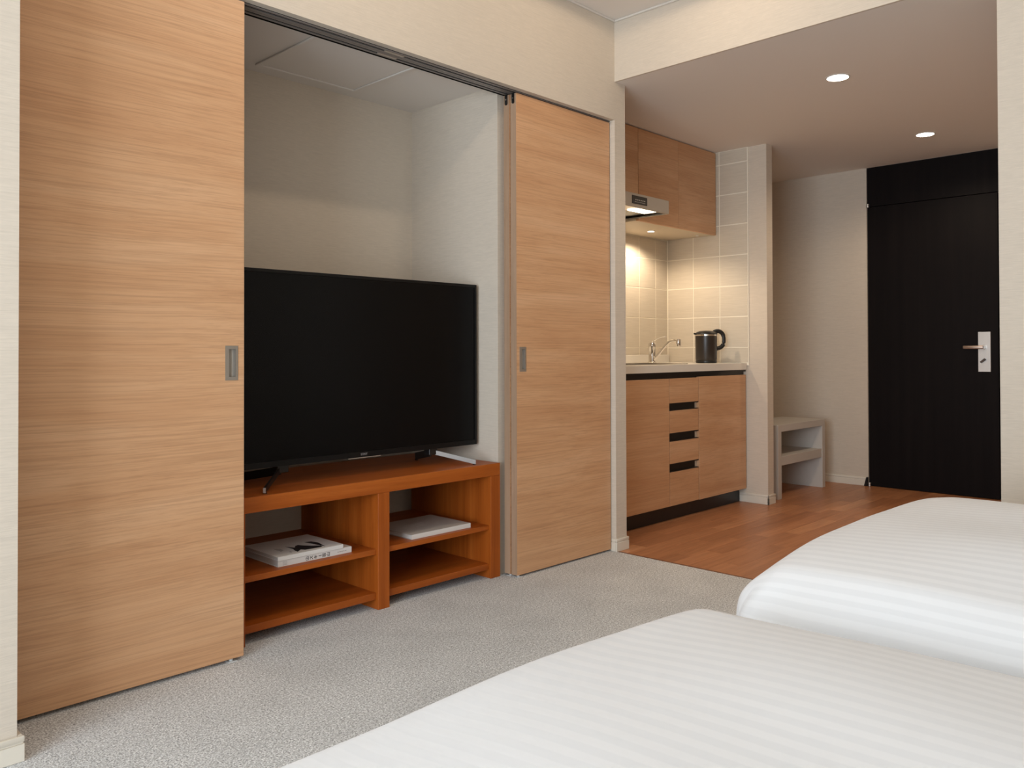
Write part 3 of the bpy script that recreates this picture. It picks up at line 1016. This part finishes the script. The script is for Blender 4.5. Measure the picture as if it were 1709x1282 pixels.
# ------------------------------------------------------------------ entrance door
d = thing('door_1', 'near-black wooden entrance door with silver lever handle at the end of the corridor', None, (XE, 1.83, 0.0))
d['kind'] = 'structure'
DX = XE + 0.006
obj('door_leaf', bx(DX, DX + 0.038, 1.420, 2.232, 0.004, 1.958, 0.001, 1), MDARK, d)
obj('transom_panel', bx(DX, DX + 0.038, 1.398, 2.234, 1.9625, ZB, 0.0005, 1), MDARK, d)
obj('door_jamb', bx(XE - 0.002, XE + 0.048, 1.357, 1.396, 0.0, ZB), MDARK, d)
obj('jamb_gap', bx(DX + 0.030, XE + 0.049, 1.396, 1.4195, 0.0, 1.962), MBLACKGAP, d)
pl = obj('lock_plate', bx(DX - 0.007, DX - 0.0002, 1.464, 1.537, 0.812, 1.070, 0.0015, 1), MSILVER, d)
bm = NB()
lx = DX - 0.007
extr(bm, [(lx, 1.503 + 0.014 * math.cos(a), 0.970 + 0.014 * math.sin(a)) for a in [2 * math.pi * k / 20 for k in range(20)]], (-0.040, 0, 0))
obj('lever_spindle', bm, MSILVER, pl)
bm = NB(); box(bm, lx - 0.052, lx - 0.038, 1.494, 1.612, 0.960, 0.981, 0.004, 2)
obj('lever_handle', bm, plain('satin_bronze_lever', (0.42, 0.32, 0.26), 0.35, 0.8), pl, smooth=True)
bm = NB(); box(bm, lx - 0.018, lx - 0.0002, -0.018, 0.018, -0.006, 0.006, 0.002, 1)
bmesh.ops.rotate(bm, verts=bm.verts, cent=(0, 0, 0), matrix=Matrix.Rotation(math.radians(-40), 3, 'X'))
bmesh.ops.translate(bm, verts=bm.verts, vec=(0, 1.506, 0.884))
obj('thumb_turn', bm, plain('dark_thumb_turn', (0.10, 0.08, 0.07), 0.35, 0.8), pl)
for zz in (1.968, 0.014):
    bm = NB(); lathe(bm, XE - 0.006, 2.226, [(0, zz - 0.012), (0.010, zz - 0.012), (0.010, zz - 0.002), (0.006, zz - 0.001), (0.006, zz + 0.001), (0.010, zz + 0.002), (0.010, zz + 0.012), (0, zz + 0.014)], 20)
    obj('pivot_hinge', bm, MSILVER, d, smooth=True)
bm = NB()
extr(bm, [(XE - 0.016, 2.236, 0.0), (XE - 0.016, 2.262, 0.0), (XE - 0.016, 2.246, 0.062), (XE - 0.016, 2.236, 0.062)], (0.0155, 0, 0))
obj('door_stop', bm, MBLACK, d)

# ------------------------------------------------------------------ shoe bench
t = thing('side_bench', 'small pale open bench with one shelf behind the partition wall', 'bench', (5.31, 2.60, 0.0))
BX0, BX1, BY0, BY1 = 4.955, 5.660, 2.442, 2.760
for a, b in ((BX0, BX0 + 0.047), (BX1 - 0.045, BX1)):
    obj('side_panel', bx(a, b, BY0, BY1, 0.0, 0.4735, 0.001, 1), MSTOOL, t)
obj('top_board', bx(BX0 + 0.0472, BX1 - 0.0452, BY0, BY1, 0.430, 0.4735, 0.001, 1), MSTOOL, t)
obj('shelf', bx(BX0 + 0.0472, BX1 - 0.0452, BY0 + 0.004, BY1, 0.212, 0.270, 0.001, 1), MSTOOL, t)

# ------------------------------------------------------------------ beds
def pnoise(x, y, s):
    return (math.sin(x * 7.3 + s) * math.cos(y * 5.1 + s * 1.7) + 0.5 * math.sin(x * 13.7 - y * 9.3 + s * 2.3) + 0.35 * math.cos(y * 17.1 + x * 4.2 + s)) / 1.85


def bed(label, x0, x1, y0, y1, ztop, seed, puff, crown):
    t = thing('bed', label, 'bed', ((x0 + x1) / 2, (y0 + y1) / 2, 0.0), 'twin beds with striped white duvets')
    obj('bed_base', bx(x0 + 0.06, x1 - 0.06, y0 + 0.02, y1 - 0.07, 0.06, 0.26, 0.01, 2), MBEDBASE, t)
    for fx_ in (x0 + 0.12, x1 - 0.12):
        for fy_ in (y0 + 0.10, y1 - 0.16):
            bm = NB(); lathe(bm, fx_, fy_, [(0, 0), (0.022, 0), (0.026, 0.0598), (0, 0.0598)], 16)
            obj('leg', bm, MBLACK, t, smooth=True)
    obj('mattress', bx(x0 + 0.045, x1 - 0.045, y0 + 0.01, y1 - 0.055, 0.262, ztop - 0.075, 0.03, 3), MWHITECLOTH, t)
    # duvet: rounded shell open underneath
    zb = 0.19
    r = 0.085
    NX, NY, NZ = 90, 130, 26
    me = bpy.data.meshes.new('duvet')
    verts = []; faces = []; uvx = []
    xm = (x0 + x1) / 2
    def shape(px, py, pz):
        cx = min(max(px, x0 + r), x1 - r); cy = min(max(py, y0 + r), y1 - r); cz = min(pz, ztop - r)
        c = Vector((cx, cy, cz)); dlt = Vector((px, py, pz)) - c
        q = c + dlt.normalized() * r if dlt.length > 1e-9 else c
        return q, c, dlt
    # surface strips: walk the cross-section along X (side, top, side) for each Y station, plus the foot flap
    H_ = ztop - zb
    Lx = x1 - x0
    us = [i / NZ * H_ for i in range(NZ)] + [H_ + i / NX * Lx for i in range(NX)] + [H_ + Lx + i / NZ * H_ for i in range(NZ + 1)]
    Ly = y1 - y0
    vs_ = [i / NY * Ly for i in range(NY)] + [Ly + i / NZ * H_ for i in range(NZ + 1)]
    def pos(u, v):
        # u across X, v along Y then down the foot end
        if u < H_: px, dz1 = x0, H_ - u
        elif u > H_ + Lx: px, dz1 = x1, u - H_ - Lx
        else: px, dz1 = x0 + (u - H_), 0.0
        if v > Ly: py, dz2 = y1, v - Ly
        else: py, dz2 = y0 + v, 0.0
        return px, py, dz1, dz2
    bm = NB()
    uvl = bm.loops.layers.uv.new('UVMap')
    def place(px, py, pz):
        q, c, dl = shape(px, py, pz)
        # puffed top
        ex = max(0.0, min(1.0, min(q.x - x0, x1 - q.x) / 0.42)); ey = max(0.0, min(1.0, (y1 - q.y) / 0.55))
        sx_ = math.sin(ex * math.pi / 2); sy_ = math.sin(ey * math.pi / 2)
        top = max(0.0, min(1.0, (q.z - (ztop - r)) / r))
        q.z += top * (puff * sx_ * (crown + (1 - crown) * sy_) + 0.006 * pnoise(q.x * 1.1, q.y * 0.9, seed))
        # soft billow and folds on the hanging sides
        side = 1.0 - top
        if side > 0:
            down = max(0.0, (ztop - q.z) / H_)
            bul = 0.012 * math.sin(min(1.0, down * 1.3) * math.pi)
            fold = 0.008 * down * math.sin((q.x + q.y) * 21.0 + seed) + 0.010 * side * pnoise(q.x * 1.6, q.y * 1.6 + q.z * 2, seed + 3)
            nx = -1 if q.x < x0 + r * 0.9 else (1 if q.x > x1 - r * 0.9 else 0)
            ny = 1 if q.y > y1 - r * 0.9 else 0
            q.x += nx * (bul + fold + 0.045 * down); q.y += ny * (bul + fold + 0.025 * sx_ + 0.02 * down)
            # loose gather at the foot corners
            cdx = min(abs(q.x - x0), abs(q.x - x1)); cdy = abs(y1 - q.y)
            cc = max(0.0, 1 - (cdx + cdy) / 0.28)
            g2 = cc * down * 0.016 * math.sin((cdx - cdy) * 75.0 + seed)
            q.x += nx * g2; q.y += ny * g2
        return q
    # top grid
    def grid(fn, na, nb, uvfn):
        g_ = [[bm.verts.new(fn(i / na, j / nb)) for j in range(nb + 1)] for i in range(na + 1)]
        for i in range(na):
            for j in range(nb):
                f_ = bm.faces.new((g_[i][j], g_[i + 1][j], g_[i + 1][j + 1], g_[i][j + 1]))
                for lp, (a, b) in zip(f_.loops, ((i, j), (i + 1, j), (i + 1, j + 1), (i, j + 1))):
                    lp[uvl].uv = uvfn(a / na, b / nb)
    def dens(s):  # denser near the ends
        return 0.5 - 0.5 * math.cos(math.pi * s) if False else s
    grid(lambda a, b: place(x0 + a * Lx, y0 + b * Ly, ztop), NX, NY, lambda a, b: (x0 + a * Lx, y0 + b * Ly))
    grid(lambda a, b: place(x0, y0 + b * Ly, ztop - a * H_), NZ, NY, lambda a, b: (x0 - a * H_, y0 + b * Ly))
    grid(lambda a, b: place(x1, y0 + b * Ly, ztop - a * H_), NZ, NY, lambda a, b: (x1 + a * H_, y0 + b * Ly))
    grid(lambda a, b: place(x0 + b * Lx, y1, ztop - a * H_), NZ, NX, lambda a, b: (x0 + b * Lx, y1 + a * H_))
    bmesh.ops.remove_doubles(bm, verts=bm.verts, dist=1e-4)
    o = obj('duvet', bm, MDUVET, t, smooth=True, angle=180)
    sd = o.modifiers.new('thickness', 'SOLIDIFY'); sd.thickness = 0.012; sd.offset = -1
    return t


bed('near bed with striped white duvet, its foot end in the foreground', 0.085, 1.215, -1.22, 0.755, 0.543, 1.3, 0.045, 0.12)
bed('far bed with striped white duvet, towards the entrance corridor', 1.400, 2.530, -1.22, 0.780, 0.538, 4.1, 0.050, 0.5)
